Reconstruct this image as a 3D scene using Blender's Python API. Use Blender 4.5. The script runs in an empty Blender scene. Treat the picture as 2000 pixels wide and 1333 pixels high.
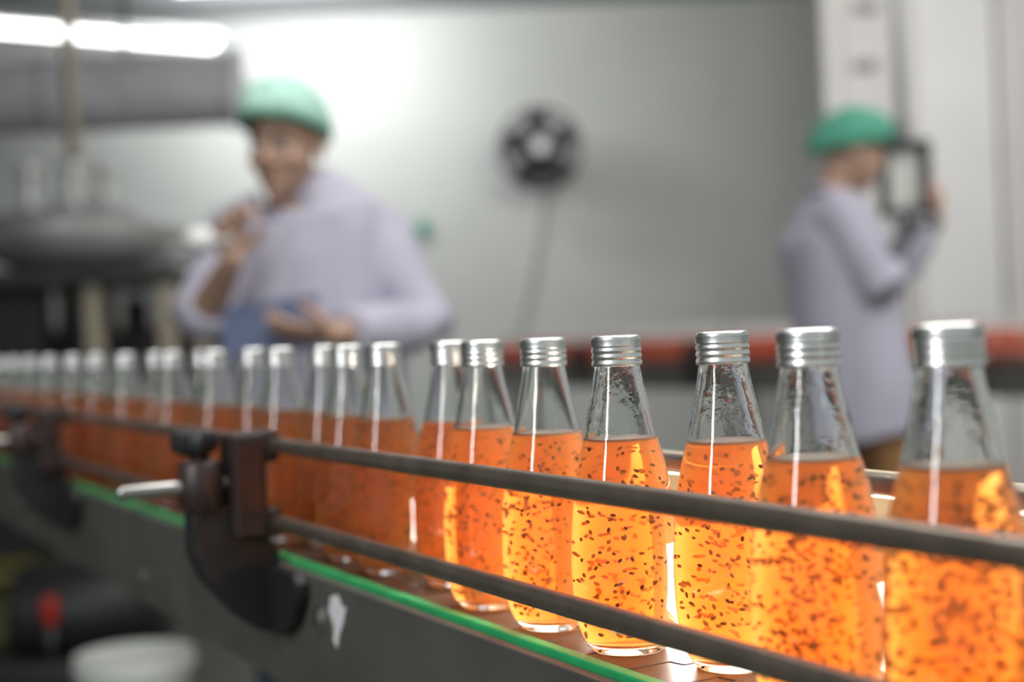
import bpy, bmesh, math, random
import numpy as np
from mathutils import Vector, Matrix, Quaternion
random.seed(7)
S = bpy.context.scene
C = S.collection
PI = math.pi

# ------------------------------------------------------------------ camera
F = 2000 * 50 / 36.0                       # focal length in pixels
CAMZ = 0.95
CH = 0.18542                               # camera height above the chain
PITCH, ROLL = math.radians(-0.2909), math.radians(-2.5104)
fw = Vector((0, math.cos(PITCH), math.sin(PITCH)))
up0 = Vector((0, -math.sin(PITCH), math.cos(PITCH)))
rt0 = Vector((1, 0, 0))
cr, sr = math.cos(ROLL), math.sin(ROLL)
RT = cr * rt0 + sr * up0
UP = -sr * rt0 + cr * up0
cam_d = bpy.data.cameras.new('camera')
cam = bpy.data.objects.new('camera', cam_d)
C.objects.link(cam)
M = Matrix(((RT.x, UP.x, -fw.x, 0), (RT.y, UP.y, -fw.y, 0), (RT.z, UP.z, -fw.z, CAMZ), (0, 0, 0, 1)))
cam.matrix_world = M
cam_d.lens = 50
cam_d.sensor_width = 36
cam_d.clip_start = 0.02
cam_d.dof.use_dof = True
cam_d.dof.focus_distance = 0.795
cam_d.dof.aperture_fstop = 3.4
S.camera = cam

# ------------------------------------------------------------------ world, lights, exposure
S.view_settings.view_transform = 'Standard'
S.view_settings.look = 'None'
S.view_settings.gamma = 1.0
S.view_settings.exposure = 0.0
S.view_settings.use_curve_mapping = False
S.cycles.max_bounces = 20
S.cycles.transmission_bounces = 20
S.cycles.volume_bounces = 10
S.cycles.transparent_max_bounces = 12
W = bpy.data.worlds.new('world')
S.world = W
W.use_nodes = True
W.node_tree.nodes['Background'].inputs[0].default_value = (0.86, 0.93, 0.90, 1)
W.node_tree.nodes['Background'].inputs[1].default_value = 0.41


def area(name, loc, target, sx, sy, power, col=(1, 1, 1)):
    d = bpy.data.lights.new(name, 'AREA')
    d.shape = 'RECTANGLE'
    d.size, d.size_y = sx, sy
    d.energy = power
    d.color = col
    o = bpy.data.objects.new(name, d)
    C.objects.link(o)
    o.location = loc
    o.rotation_euler = (Vector(target) - Vector(loc)).to_track_quat('-Z', 'Y').to_euler()
    return o


area('ceiling_lamp_glow', (0.6, 1.7, 3.05), (0.6, 1.7, 0), 3.0, 2.0, 95, (1, 0.98, 0.95))
area('tube_glow', (-1.5, -0.5, 2.0), (0.2, 1.2, 0.9), 0.22, 1.5, 30, (0.97, 0.98, 1.0))
area('wall_lamp_glow', (-1.25, 8.4, 2.98), (-1.2, 9.6, 2.7), 1.15, 0.08, 29, (1, 1, 1))
area('rear_wall_fill', (0.8, 4.7, 3.05), (1.3, 9.6, 2.5), 1.8, 0.6, 84, (1, 0.98, 0.95))  # added fill without a fixture, brightens the back wall
area('right_side_fill', (2.9, 3.9, 3.05), (2.2, 7.0, 1.2), 1.8, 0.6, 72, (1, 0.98, 0.95))  # added fill without a fixture, brightens the right panels and worker

# ------------------------------------------------------------------ conveyor frame of reference
TH = math.radians(28.483)
NV = Vector((math.cos(TH), math.sin(TH), 0))     # across the belt, away from the camera
UV = Vector((-math.sin(TH), math.cos(TH), 0))    # along the belt, away from the camera
BELT = CAMZ - CH


def cv(p, t, z=0.0):
    """belt coordinates (across, along, height above the chain) -> world"""
    v = NV * p + UV * t
    return Vector((v.x, v.y, BELT + z))


def at(px, py, Y):
    """the world point seen at a photograph pixel, at world depth Y"""
    d = fw + RT * ((px - 1000) / F) - UP * ((py - 666.5) / F)
    return Vector((0, 0, CAMZ)) + d * (Y / d.y)


# ------------------------------------------------------------------ materials
def mat(name):
    m = bpy.data.materials.new(name)
    m.use_nodes = True
    nt = m.node_tree
    nt.nodes.clear()
    out = nt.nodes.new('ShaderNodeOutputMaterial')
    return m, nt, out


def pbr(name, col, rough=0.5, metal=0.0, var=0.12, scale=6.0, bump=0.0, bscale=60.0, stretch=None, spec=0.5, emit=None, coat=0.0):
    m, nt, out = mat(name)
    b = nt.nodes.new('ShaderNodeBsdfPrincipled')
    nt.links.new(b.outputs[0], out.inputs[0])
    b.inputs['Roughness'].default_value = rough
    b.inputs['Metallic'].default_value = metal
    b.inputs['Specular IOR Level'].default_value = spec
    b.inputs['Coat Weight'].default_value = coat
    tc = nt.nodes.new('ShaderNodeTexCoord')
    mp = nt.nodes.new('ShaderNodeMapping')
    if stretch:
        mp.inputs['Scale'].default_value = stretch
    nt.links.new(tc.outputs['Object'], mp.inputs[0])
    n = nt.nodes.new('ShaderNodeTexNoise')
    n.inputs['Scale'].default_value = scale
    n.inputs['Detail'].default_value = 4
    nt.links.new(mp.outputs[0], n.inputs['Vector'])
    rp = nt.nodes.new('ShaderNodeValToRGB')
    rp.color_ramp.elements[0].position = 0.3
    rp.color_ramp.elements[1].position = 0.7
    rp.color_ramp.elements[0].color = (*[max(0, c * (1 - var)) for c in col], 1)
    rp.color_ramp.elements[1].color = (*[min(1, c * (1 + var)) for c in col], 1)
    nt.links.new(n.outputs['Fac'], rp.inputs[0])
    nt.links.new(rp.outputs[0], b.inputs['Base Color'])
    if bump:
        n2 = nt.nodes.new('ShaderNodeTexNoise')
        n2.inputs['Scale'].default_value = bscale
        n2.inputs['Detail'].default_value = 5
        nt.links.new(mp.outputs[0], n2.inputs['Vector'])
        bp = nt.nodes.new('ShaderNodeBump')
        bp.inputs['Strength'].default_value = bump
        bp.inputs['Distance'].default_value = 0.004
        nt.links.new(n2.outputs['Fac'], bp.inputs['Height'])
        nt.links.new(bp.outputs[0], b.inputs['Normal'])
    return m


def emission(name, col, strength):
    m, nt, out = mat(name)
    e = nt.nodes.new('ShaderNodeEmission')
    e.inputs[0].default_value = (*col, 1)
    e.inputs[1].default_value = strength
    nt.links.new(e.outputs[0], out.inputs[0])
    return m


def glass_mat(name, wet=False):
    m, nt, out = mat(name)
    g = nt.nodes.new('ShaderNodeBsdfGlass')
    g.inputs['Color'].default_value = (0.985, 0.996, 0.99, 1)
    g.inputs['Roughness'].default_value = 0.0
    g.inputs['IOR'].default_value = 1.5
    nt.links.new(g.outputs[0], out.inputs[0])
    tc = nt.nodes.new('ShaderNodeTexCoord')
    n = nt.nodes.new('ShaderNodeTexNoise')
    n.inputs['Scale'].default_value = 150 if wet else 55
    n.inputs['Detail'].default_value = 2
    nt.links.new(tc.outputs['Object'], n.inputs['Vector'])
    bp = nt.nodes.new('ShaderNodeBump')
    bp.inputs['Distance'].default_value = 0.0005 if wet else 0.0006
    if wet:
        # fog and run-off inside the neck, in irregular patches
        n3 = nt.nodes.new('ShaderNodeTexNoise')
        n3.inputs['Scale'].default_value = 48
        n3.inputs['Detail'].default_value = 3
        nt.links.new(tc.outputs['Object'], n3.inputs['Vector'])
        r3 = nt.nodes.new('ShaderNodeMapRange')
        r3.inputs[1].default_value = 0.44
        r3.inputs[2].default_value = 0.6
        r3.inputs[3].default_value = 0.05
        r3.inputs[4].default_value = 1.0
        nt.links.new(n3.outputs['Fac'], r3.inputs[0])
        sx = nt.nodes.new('ShaderNodeSeparateXYZ')
        nt.links.new(tc.outputs['Object'], sx.inputs[0])
        zr = nt.nodes.new('ShaderNodeMapRange')
        zr.inputs[1].default_value = 0.118
        zr.inputs[2].default_value = 0.130
        zr.inputs[3].default_value = 0.0
        zr.inputs[4].default_value = 1.0
        nt.links.new(sx.outputs[2], zr.inputs[0])
        mu = nt.nodes.new('ShaderNodeMath')
        mu.operation = 'MULTIPLY'
        nt.links.new(r3.outputs[0], mu.inputs[0])
        nt.links.new(zr.outputs[0], mu.inputs[1])
        nt.links.new(mu.outputs[0], bp.inputs['Strength'])
    else:
        bp.inputs['Strength'].default_value = 0.12
    nt.links.new(n.outputs['Fac'], bp.inputs['Height'])
    nt.links.new(bp.outputs[0], g.inputs['Normal'])
    return m


SCATTER = 48


def liquid_mat(name, ior, cloud, surf_tint=(0.86, 0.20, 0.055)):
    """slightly cloudy orange-red drink: clear refraction, a little scatter, absorption in the volume"""
    m, nt, out = mat(name)
    g = nt.nodes.new('ShaderNodeBsdfGlass')
    g.inputs['Color'].default_value = (1, 1, 1, 1)
    g.inputs['Roughness'].default_value = 0.0
    g.inputs['IOR'].default_value = ior
    d = nt.nodes.new('ShaderNodeBsdfDiffuse')
    d.inputs[0].default_value = (*surf_tint, 1)
    t = nt.nodes.new('ShaderNodeBsdfTranslucent')
    t.inputs[0].default_value = (*surf_tint, 1)
    mx = nt.nodes.new('ShaderNodeMixShader')
    mx.inputs[0].default_value = 0.5
    nt.links.new(d.outputs[0], mx.inputs[1])
    nt.links.new(t.outputs[0], mx.inputs[2])
    mx2 = nt.nodes.new('ShaderNodeMixShader')
    mx2.inputs[0].default_value = cloud
    nt.links.new(g.outputs[0], mx2.inputs[1])
    nt.links.new(mx.outputs[0], mx2.inputs[2])
    nt.links.new(mx2.outputs[0], out.inputs['Surface'])
    va = nt.nodes.new('ShaderNodeVolumeAbsorption')
    va.inputs['Color'].default_value = (0.988, 0.605, 0.0, 1)
    va.inputs['Density'].default_value = 80
    vs_ = nt.nodes.new('ShaderNodeVolumeScatter')
    vs_.inputs['Color'].default_value = (1.0, 0.9, 0.8, 1)
    vs_.inputs['Density'].default_value = SCATTER
    vs_.inputs['Anisotropy'].default_value = 0.35
    ad = nt.nodes.new('ShaderNodeAddShader')
    nt.links.new(va.outputs[0], ad.inputs[0])
    nt.links.new(vs_.outputs[0], ad.inputs[1])
    nt.links.new(ad.outputs[0], out.inputs['Volume'])
    return m


MG = glass_mat('clear_glass')
MGW = glass_mat('wet_glass', True)
ML = liquid_mat('orange_drink', 0.893, 0.0)
MLT = liquid_mat('orange_drink_surface', 1.34, 0.95, (0.98, 0.95, 0.86))  # cream colour stands in for the bright backlit reflection on the drink
MSEED = pbr('basil_seed', (0.045, 0.014, 0.009), 0.45, var=0.4, scale=300)
MALU = pbr('satin_aluminium', (0.91, 0.91, 0.90), 0.30, 1.0, var=0.05, scale=40, bump=0.05, bscale=400)
MRAIL = pbr('guide_rail_steel', (0.33, 0.27, 0.225), 0.30, 0.85, var=0.22, scale=30, bump=0.08, bscale=220)
MSLAT = pbr('chain_slat_steel', (0.058, 0.032, 0.019), 0.40, 0.2, var=0.3, scale=22, stretch=(1, 8, 1), bump=0.1, bscale=90)
MGREEN = pbr('green_wear_strip', (0.02, 0.36, 0.12), 0.35, var=0.15, scale=30)
MPANEL = pbr('conveyor_side_steel', (0.165, 0.158, 0.142), 0.42, 0.55, var=0.22, scale=7, bump=0.12, bscale=40)
MBLACK = pbr('black_plastic', (0.016, 0.016, 0.018), 0.45, var=0.2, scale=30)
MDBROWN = pbr('brown_black_plastic', (0.035, 0.02, 0.018), 0.4, var=0.25, scale=30)
MCHROME = pbr('chromed_steel', (0.50, 0.48, 0.46), 0.3, 1.0, var=0.06, scale=40)
MTAPE = pbr('white_tape', (0.75, 0.75, 0.76), 0.6, var=0.1, scale=60)
MWALL = pbr('grey_wall_paint', (0.53, 0.55, 0.53), 0.7, var=0.05, scale=1.2)
MPALE = pbr('pale_insulated_panel', (0.53, 0.515, 0.50), 0.5, var=0.04, scale=2)
MPALE2 = pbr('white_panel_trim', (0.64, 0.63, 0.62), 0.45, var=0.04, scale=2)
MCEIL = pbr('ceiling_board', (0.40, 0.41, 0.43), 0.8, var=0.05, scale=2)
MFLOOR = pbr('floor_concrete', (0.07, 0.075, 0.062), 0.5, var=0.3, scale=1.5, bump=0.15, bscale=12)
MHOUSE = pbr('cream_lamp_housing', (0.72, 0.58, 0.40), 0.4, var=0.06, scale=12)
MDIFF = emission('inspection_diffuser', (1.0, 0.95, 0.84), 48.0)
MTUBE = emission('fluorescent_tube', (0.98, 1.0, 0.97), 7.0)
MWHITE = pbr('white_enamel', (0.78, 0.79, 0.78), 0.4, var=0.03, scale=4)
MBUCKET = pbr('white_bucket_plastic', (0.74, 0.76, 0.72), 0.4, var=0.05, scale=12)
MRED = pbr('red_plastic', (0.42, 0.022, 0.012), 0.4, var=0.1, scale=12)
MOLIVE = pbr('olive_paint', (0.12, 0.11, 0.03), 0.5, var=0.2, scale=8)
MSKIN = pbr('skin', (0.44, 0.27, 0.195), 0.5, var=0.08, scale=25)
MCOAT = pbr('lilac_coat_cloth', (0.45, 0.437, 0.53), 0.8, var=0.05, scale=9, bump=0.35, bscale=30)
MCAP = pbr('green_hair_net', (0.45, 0.73, 0.61), 0.75, var=0.2, scale=40, bump=0.5, bscale=90)
MCAPD = pbr('green_hair_net_deep', (0.075, 0.33, 0.225), 0.75, var=0.25, scale=40, bump=0.5, bscale=90)
MTROUS = pbr('brown_trousers', (0.36, 0.18, 0.07), 0.8, var=0.12, scale=14, bump=0.2, bscale=60)
MTROUSD = pbr('navy_trousers', (0.05, 0.055, 0.09), 0.8, var=0.12, scale=14)
MSHOE = pbr('white_rubber_boot', (0.6, 0.6, 0.58), 0.4, var=0.06, scale=14)
MGLOVE = pbr('dark_grey_glove', (0.07, 0.07, 0.08), 0.6, var=0.12, scale=30)
MBLUE = pbr('slate_blue_board', (0.06, 0.08, 0.15), 0.5, var=0.1, scale=20)
MPAPER = pbr('paper', (0.8, 0.8, 0.77), 0.7, var=0.03, scale=20)
MEYE = pbr('eye_white', (0.7, 0.68, 0.65), 0.3, var=0.02, scale=20)
MDARKHAIR = pbr('dark_hair', (0.02, 0.014, 0.01), 0.6, var=0.2, scale=90)
MSTEEL = pbr('stainless_steel', (0.50, 0.51, 0.50), 0.40, 0.5, var=0.12, scale=5, bump=0.06, bscale=30)
MDSTEEL = pbr('dark_machine_steel', (0.055, 0.055, 0.052), 0.45, 0.4, var=0.2, scale=6)
MBEIGE = pbr('beige_machine_leg', (0.42, 0.36, 0.28), 0.5, var=0.1, scale=8)
MFAN = pbr('fan_black_metal', (0.035, 0.035, 0.038), 0.4, 0.2, var=0.15, scale=20)
MFANG = pbr('fan_blade_grey', (0.16, 0.16, 0.165), 0.4, var=0.1, scale=20)
MDUCT = pbr('galvanised_duct', (0.56, 0.55, 0.59), 0.5, 0.0, var=0.14, scale=5, bump=0.08, bscale=30)
MREDDRINK = pbr('red_drink_bottle_far', (0.62, 0.09, 0.035), 0.15, var=0.1, scale=60, coat=0.4)
MFARGLASS = pbr('far_bottle_neck_glass', (0.55, 0.50, 0.47), 0.12, var=0.06, scale=60, coat=0.4)
MTEAL = pbr('teal_switch_plastic', (0.05, 0.30, 0.22), 0.5, var=0.1, scale=30)
MSCREEN = pbr('pale_panel_face', (0.8, 0.81, 0.76), 0.35, var=0.08, scale=14)


# ------------------------------------------------------------------ mesh helpers
def link_mesh(name, bm, m, parent=None, smooth=True, loc=None, rotz=0.0, recalc=True):
    if recalc:
        bmesh.ops.recalc_face_normals(bm, faces=bm.faces)
    me = bpy.data.meshes.new(name)
    bm.to_mesh(me)
    bm.free()
    ms = m if isinstance(m, (list, tuple)) else [m]
    for x in ms:
        me.materials.append(x)
    if smooth:
        for p in me.polygons:
            p.use_smooth = True
        if smooth == 'auto':
            me.set_sharp_from_angle(angle=math.radians(38))
    return link_data(name, me, parent, loc, rotz)


def link_data(name, me, parent=None, loc=None, rotz=0.0):
    o = bpy.data.objects.new(name, me)
    C.objects.link(o)
    if parent is not None:
        o.parent = parent
    if loc is not None:
        o.location = loc
    o.rotation_euler = (0, 0, rotz)
    return o


def thing(name, label, cat, loc=(0, 0, 0), rotz=0.0, group=None):
    o = bpy.data.objects.new(name, None)
    o.empty_display_size = 0.05
    C.objects.link(o)
    o.location = loc
    o.rotation_euler = (0, 0, rotz)
    return tag(o, label, cat, group)


def tag(o, label, cat, group=None):
    o['label'] = label
    o['category'] = cat
    if group:
        o['group'] = group
    return o


def struct(o):
    o['kind'] = 'structure'
    return o


def box(bm, c, s, rot=None, bev=0.0):
    r = bmesh.ops.create_cube(bm, size=1.0)
    vs = r['verts']
    bmesh.ops.scale(bm, vec=Vector(s), verts=vs)
    if bev > 0:
        es = list({e for v in vs for e in v.link_edges})
        rb = bmesh.ops.bevel(bm, geom=es, offset=bev, segments=2, affect='EDGES', profile=0.5)
        vs = list({v for f in rb['faces'] for v in f.verts} | {v for v in vs if v.is_valid})
    if rot is not None:
        bmesh.ops.rotate(bm, cent=(0, 0, 0), matrix=rot, verts=vs)
    bmesh.ops.translate(bm, vec=Vector(c), verts=vs)
    return vs


def lathe(bm, prof, seg=32, c=(0, 0, 0), mi=None, rot=None):
    """prof: (r, z) from the bottom up; outward faces; r = 0 makes a pole"""
    rings = []
    c = Vector(c)

    def P(x, y, z):
        v = Vector((x, y, z))
        if rot is not None:
            v = rot @ v
        return bm.verts.new(v + c)
    for r, z in prof:
        if r < 1e-7:
            rings.append([P(0, 0, z)])
        else:
            rings.append([P(r * math.cos(2 * PI * j / seg), r * math.sin(2 * PI * j / seg), z) for j in range(seg)])
    for i in range(len(rings) - 1):
        a, b = rings[i], rings[i + 1]
        for j in range(seg):
            k = (j + 1) % seg
            if len(a) == 1 and len(b) == 1:
                continue
            if len(a) == 1:
                f = bm.faces.new((a[0], b[k], b[j]))
            elif len(b) == 1:
                f = bm.faces.new((a[j], a[k], b[0]))
            else:
                f = bm.faces.new((a[j], a[k], b[k], b[j]))
            if mi is not None:
                f.material_index = mi(i) if callable(mi) else mi
    return rings


def frame_of(d):
    d = d.normalized()
    a = Vector((0, 0, 1)) if abs(d.z) < 0.9 else Vector((1, 0, 0))
    x = a.cross(d).normalized()
    return x, d.cross(x).normalized()


def tube(bm, pts, rad, seg=12, cap=True, round_ends=False, xref=None):
    """closed tube along pts; rad: a number, or a list of numbers or (rx, ry)"""
    pts = [Vector(p) for p in pts]
    n = len(pts)
    if not isinstance(rad, (list, tuple)):
        rad = [rad] * n
    rad = [r if isinstance(r, (list, tuple)) else (r, r) for r in rad]
    if round_ends:
        d0 = (pts[0] - pts[1]).normalized()
        d1 = (pts[-1] - pts[-2]).normalized()
        r0, r1 = rad[0], rad[-1]
        m0, m1 = min(r0), min(r1)
        pts = [pts[0] + d0 * m0 * 0.95, pts[0] + d0 * m0 * 0.7] + pts + [pts[-1] + d1 * m1 * 0.7, pts[-1] + d1 * m1 * 0.95]
        rad = [(r0[0] * 0.3, r0[1] * 0.3), (r0[0] * 0.72, r0[1] * 0.72)] + rad + [(r1[0] * 0.72, r1[1] * 0.72), (r1[0] * 0.3, r1[1] * 0.3)]
        n = len(pts)
    rings = []
    x = None
    for i in range(n):
        d = (pts[min(i + 1, n - 1)] - pts[max(i - 1, 0)]).normalized()
        if x is None:
            if xref is not None:
                x = Vector(xref)
                x = (x - d * x.dot(d)).normalized()
            else:
                x = frame_of(d)[0]
        else:
            x = (x - d * x.dot(d)).normalized()
        y = d.cross(x)
        rings.append([bm.verts.new(pts[i] + x * rad[i][0] * math.cos(2 * PI * j / seg) + y * rad[i][1] * math.sin(2 * PI * j / seg)) for j in range(seg)])
    for a, b in zip(rings, rings[1:]):
        for j in range(seg):
            k = (j + 1) % seg
            bm.faces.new((a[j], a[k], b[k], b[j]))
    if cap:
        bm.faces.new(list(reversed(rings[0])))
        bm.faces.new(rings[-1])
    return rings


def ellipsoid(bm, c, r, rot=None, u=20, v=12):
    q = bmesh.ops.create_uvsphere(bm, u_segments=u, v_segments=v, radius=1.0)
    vs = q['verts']
    bmesh.ops.scale(bm, vec=Vector(r), verts=vs)
    if rot is not None:
        bmesh.ops.rotate(bm, cent=(0, 0, 0), matrix=rot, verts=vs)
    bmesh.ops.translate(bm, vec=Vector(c), verts=vs)
    return vs


def prism(bm, poly, ax, ay, o, ext):
    """poly (a, b) in the plane of ax, ay at o, extruded by the vector ext"""
    o, ax, ay, ext = Vector(o), Vector(ax), Vector(ay), Vector(ext)
    lo = [bm.verts.new(o + ax * a + ay * b) for a, b in poly]
    hi = [bm.verts.new(v.co + ext) for v in lo]
    bm.faces.new(lo)
    bm.faces.new(list(reversed(hi)))
    n = len(lo)
    for i in range(n):
        j = (i + 1) % n
        bm.faces.new((lo[j], lo[i], hi[i], hi[j]))
    return lo + hi


def fuse(bm, voxel, smooth=4, name='fused'):
    """one continuous surface out of overlapping closed shapes"""
    bmesh.ops.recalc_face_normals(bm, faces=bm.faces)
    me = bpy.data.meshes.new(name)
    bm.to_mesh(me)
    bm.free()
    o = bpy.data.objects.new('temporary', me)
    C.objects.link(o)
    r = o.modifiers.new('r', 'REMESH')
    r.mode = 'VOXEL'
    r.voxel_size = voxel
    if smooth:
        s = o.modifiers.new('s', 'SMOOTH')
        s.iterations = smooth
        s.factor = 0.5
    dg = bpy.context.evaluated_depsgraph_get()
    dg.update()
    res = bpy.data.meshes.new_from_object(o.evaluated_get(dg))
    res.name = name
    bpy.data.objects.remove(o)
    bpy.data.meshes.remove(me)
    for p in res.polygons:
        p.use_smooth = True
    return res


def catmull(pts, per=4):
    out = []
    n = len(pts)
    for i in range(n - 1):
        p0, p1, p2, p3 = [np.array(pts[max(0, min(n - 1, i + k))], float) for k in (-1, 0, 1, 2)]
        for s in range(per):
            t = s / per
            out.append(tuple(0.5 * ((2 * p1) + (-p0 + p2) * t + (2 * p0 - 5 * p1 + 4 * p2 - p3) * t * t + (-p0 + 3 * p1 - 3 * p2 + p3) * t ** 3)))
    out.append(tuple(pts[-1]))
    return out


# ------------------------------------------------------------------ the room
def slab(name, lo, hi, m, parent=None):
    bm = bmesh.new()
    lo, hi = Vector(lo), Vector(hi)
    box(bm, (lo + hi) / 2, hi - lo)
    o = link_mesh(name, bm, m, parent, smooth=False)
    return o


WY = 9.6
struct(slab('floor', (-7, -2.5, -0.1), (6, WY + 0.2, 0), MFLOOR))
struct(slab('wall_back', (-7, WY, 0), (6, WY + 0.2, 3.15), MWALL))
struct(slab('ceiling', (-7, 1.2, 3.15), (6, WY + 0.2, 3.25), MCEIL))
struct(slab('wall_left', (-7.2, -2.5, 0), (-7, WY + 0.2, 3.15), MWALL))

# pale insulated panels on the right, in front of the back wall
wr = struct(slab('wall_right', (1.72, 7.58, 0), (6, 7.70, 3.15), MPALE))
edges = [1.70, 1.80, 2.10, 2.19, 2.62, 2.80, 3.5, 4.4]
for i in range(len(edges) - 1):
    x0, x1 = edges[i] + 0.006, edges[i + 1] - 0.006
    bm = bmesh.new()
    dep = 0.05 if i % 2 else 0.085
    box(bm, ((x0 + x1) / 2, 7.58 - dep / 2, 1.575), (x1 - x0, dep, 3.148), bev=0.004)
    link_mesh('panel', bm, MPALE2 if i in (3, 5) else MPALE, wr, smooth=False)
for z in (2.18, 2.62):
    c = at(1690, 15 if z > 2.4 else 128, 7.52)
    bm = bmesh.new()
    box(bm, (c.x, 7.515, c.z), (0.13, 0.035, 0.05), bev=0.006)
    tag(link_mesh('junction_box', bm, MFANG, None, smooth=False), 'small grey junction box high on the pale panel wall, %s of two' % ('upper' if z > 2.4 else 'lower'), 'junction box', 'junction boxes on the panel wall')


# ------------------------------------------------------------------ the near conveyor
conv = thing('bottle_conveyor', 'grey steel bottling conveyor with green edge strip running across the foreground', 'conveyor', (0, 0, 0))
T0, T1 = 0.12, 4.3
PF, PB = 0.4175, 0.5015                     # chain edges


def cbox(bm, p0, p1, t0, t1, z0, z1, bev=0.0):
    R = Matrix.Rotation(TH, 3, 'Z')
    box(bm, cv((p0 + p1) / 2, (t0 + t1) / 2, (z0 + z1) / 2), (abs(p1 - p0), abs(t1 - t0), abs(z1 - z0)), R, bev)


# slats of the chain (one mesh, shared): plate with hinge tongue and matching notch
pitch, gap = 0.0445, 0.0014
w = PB - PF
hw = w / 2
L = pitch - gap
poly = [(-hw, 0), (-0.014, 0), (-0.012, -0.011), (0.012, -0.011), (0.014, 0), (hw, 0), (hw, L), (0.0154, L), (0.0134, L - 0.0110), (-0.0134, L - 0.0110), (-0.0154, L), (-hw, L)]
bm = bmesh.new()
vs = prism(bm, poly, (1, 0, 0), (0, 1, 0), (0, 0, -0.004), (0, 0, 0.004))
slat_o = link_mesh('slat', bm, MSLAT, conv, smooth=False)
bv = slat_o.modifiers.new('edge', 'BEVEL')
bv.width = 0.0006
bv.segments = 1
bv.limit_method = 'ANGLE'
nsl = int((T1 - T0) / pitch)
for i in range(nsl):
    o = slat_o if i == 0 else slat_o.copy()
    if i:
        C.objects.link(o)
    o.location = cv((PF + PB) / 2, T0 + i * pitch, 0)
    o.rotation_euler = (0, 0, TH)
bm = bmesh.new()
cbox(bm, 0.4075, 0.4165, T0, T1, -0.02, 0.0012, 0.0015)
link_mesh('wear_strip', bm, MGREEN, conv, smooth=False)['label'] = 'green plastic edge strip beside the chain'
bm = bmesh.new()
cbox(bm, 0.5025, 0.5115, T0, T1, -0.02, 0.0012, 0.0015)
link_mesh('wear_strip', bm, MGREEN, conv, smooth=False)
for (a, b) in ((0.3985, 0.4070), (0.512, 0.5205)):
    bm = bmesh.new()
    cbox(bm, a, b, T0, T1, -0.107, -0.003, 0.0015)
    # folded bottom lip
    cbox(bm, a + (0.002 if a < .45 else -0.018), b + (0.02 if a < .45 else -0.002), T0, T1, -0.1075, -0.1035)
    link_mesh('side_panel', bm, MPANEL, conv, smooth=False)
bm = bmesh.new()
cbox(bm, 0.409, 0.51, T0, T1, -0.075, -0.03)
link_mesh('chain_bed', bm, MDSTEEL, conv, smooth=False)
for t in (0.5, 4.0):
    for p in (0.388, 0.531):
        bm = bmesh.new()
        cbox(bm, p - 0.019, p + 0.019, t - 0.02, t + 0.02, -BELT, -0.06, 0.003)
        if p < .45:
            cbox(bm, 0.389, 0.54, t - 0.015, t + 0.015, -0.45, -0.42)
        link_mesh('leg', bm, MPANEL, conv, smooth=False)
# rails: flattened round bars on both sides
prof = [(0.0062 * math.cos(a), 0.0064 * math.sin(a)) for a in [2 * PI * k / 16 for k in range(16)]]
prof = [(max(-0.0052, min(0.0052, a)), b) for a, b in prof]


def rail(p0, p1, t0, t1, z, sc=1.0):
    bm = bmesh.new()
    a, b = cv(p0, t0, z), cv(p1, t1, z)
    d = (b - a)
    x = Vector((d.y, -d.x, 0)).normalized()
    prism(bm, [(q[0] * sc, q[1] * sc) for q in prof], x, (0, 0, 1), a, d)
    # thin groove bead along the inside of the bar
    return link_mesh('guide_rail', bm, MRAIL, conv, smooth='auto')


for z in (0.1, 0.0346):
    rail(0.3938, 0.3938, 0.10, 2.20, z)
    rail(0.394, 0.372, 2.215, 4.2, z + 0.002)
    if z > 0.05:
        rail(0.5085, 0.5085, 0.10, 4.2, z)


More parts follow.
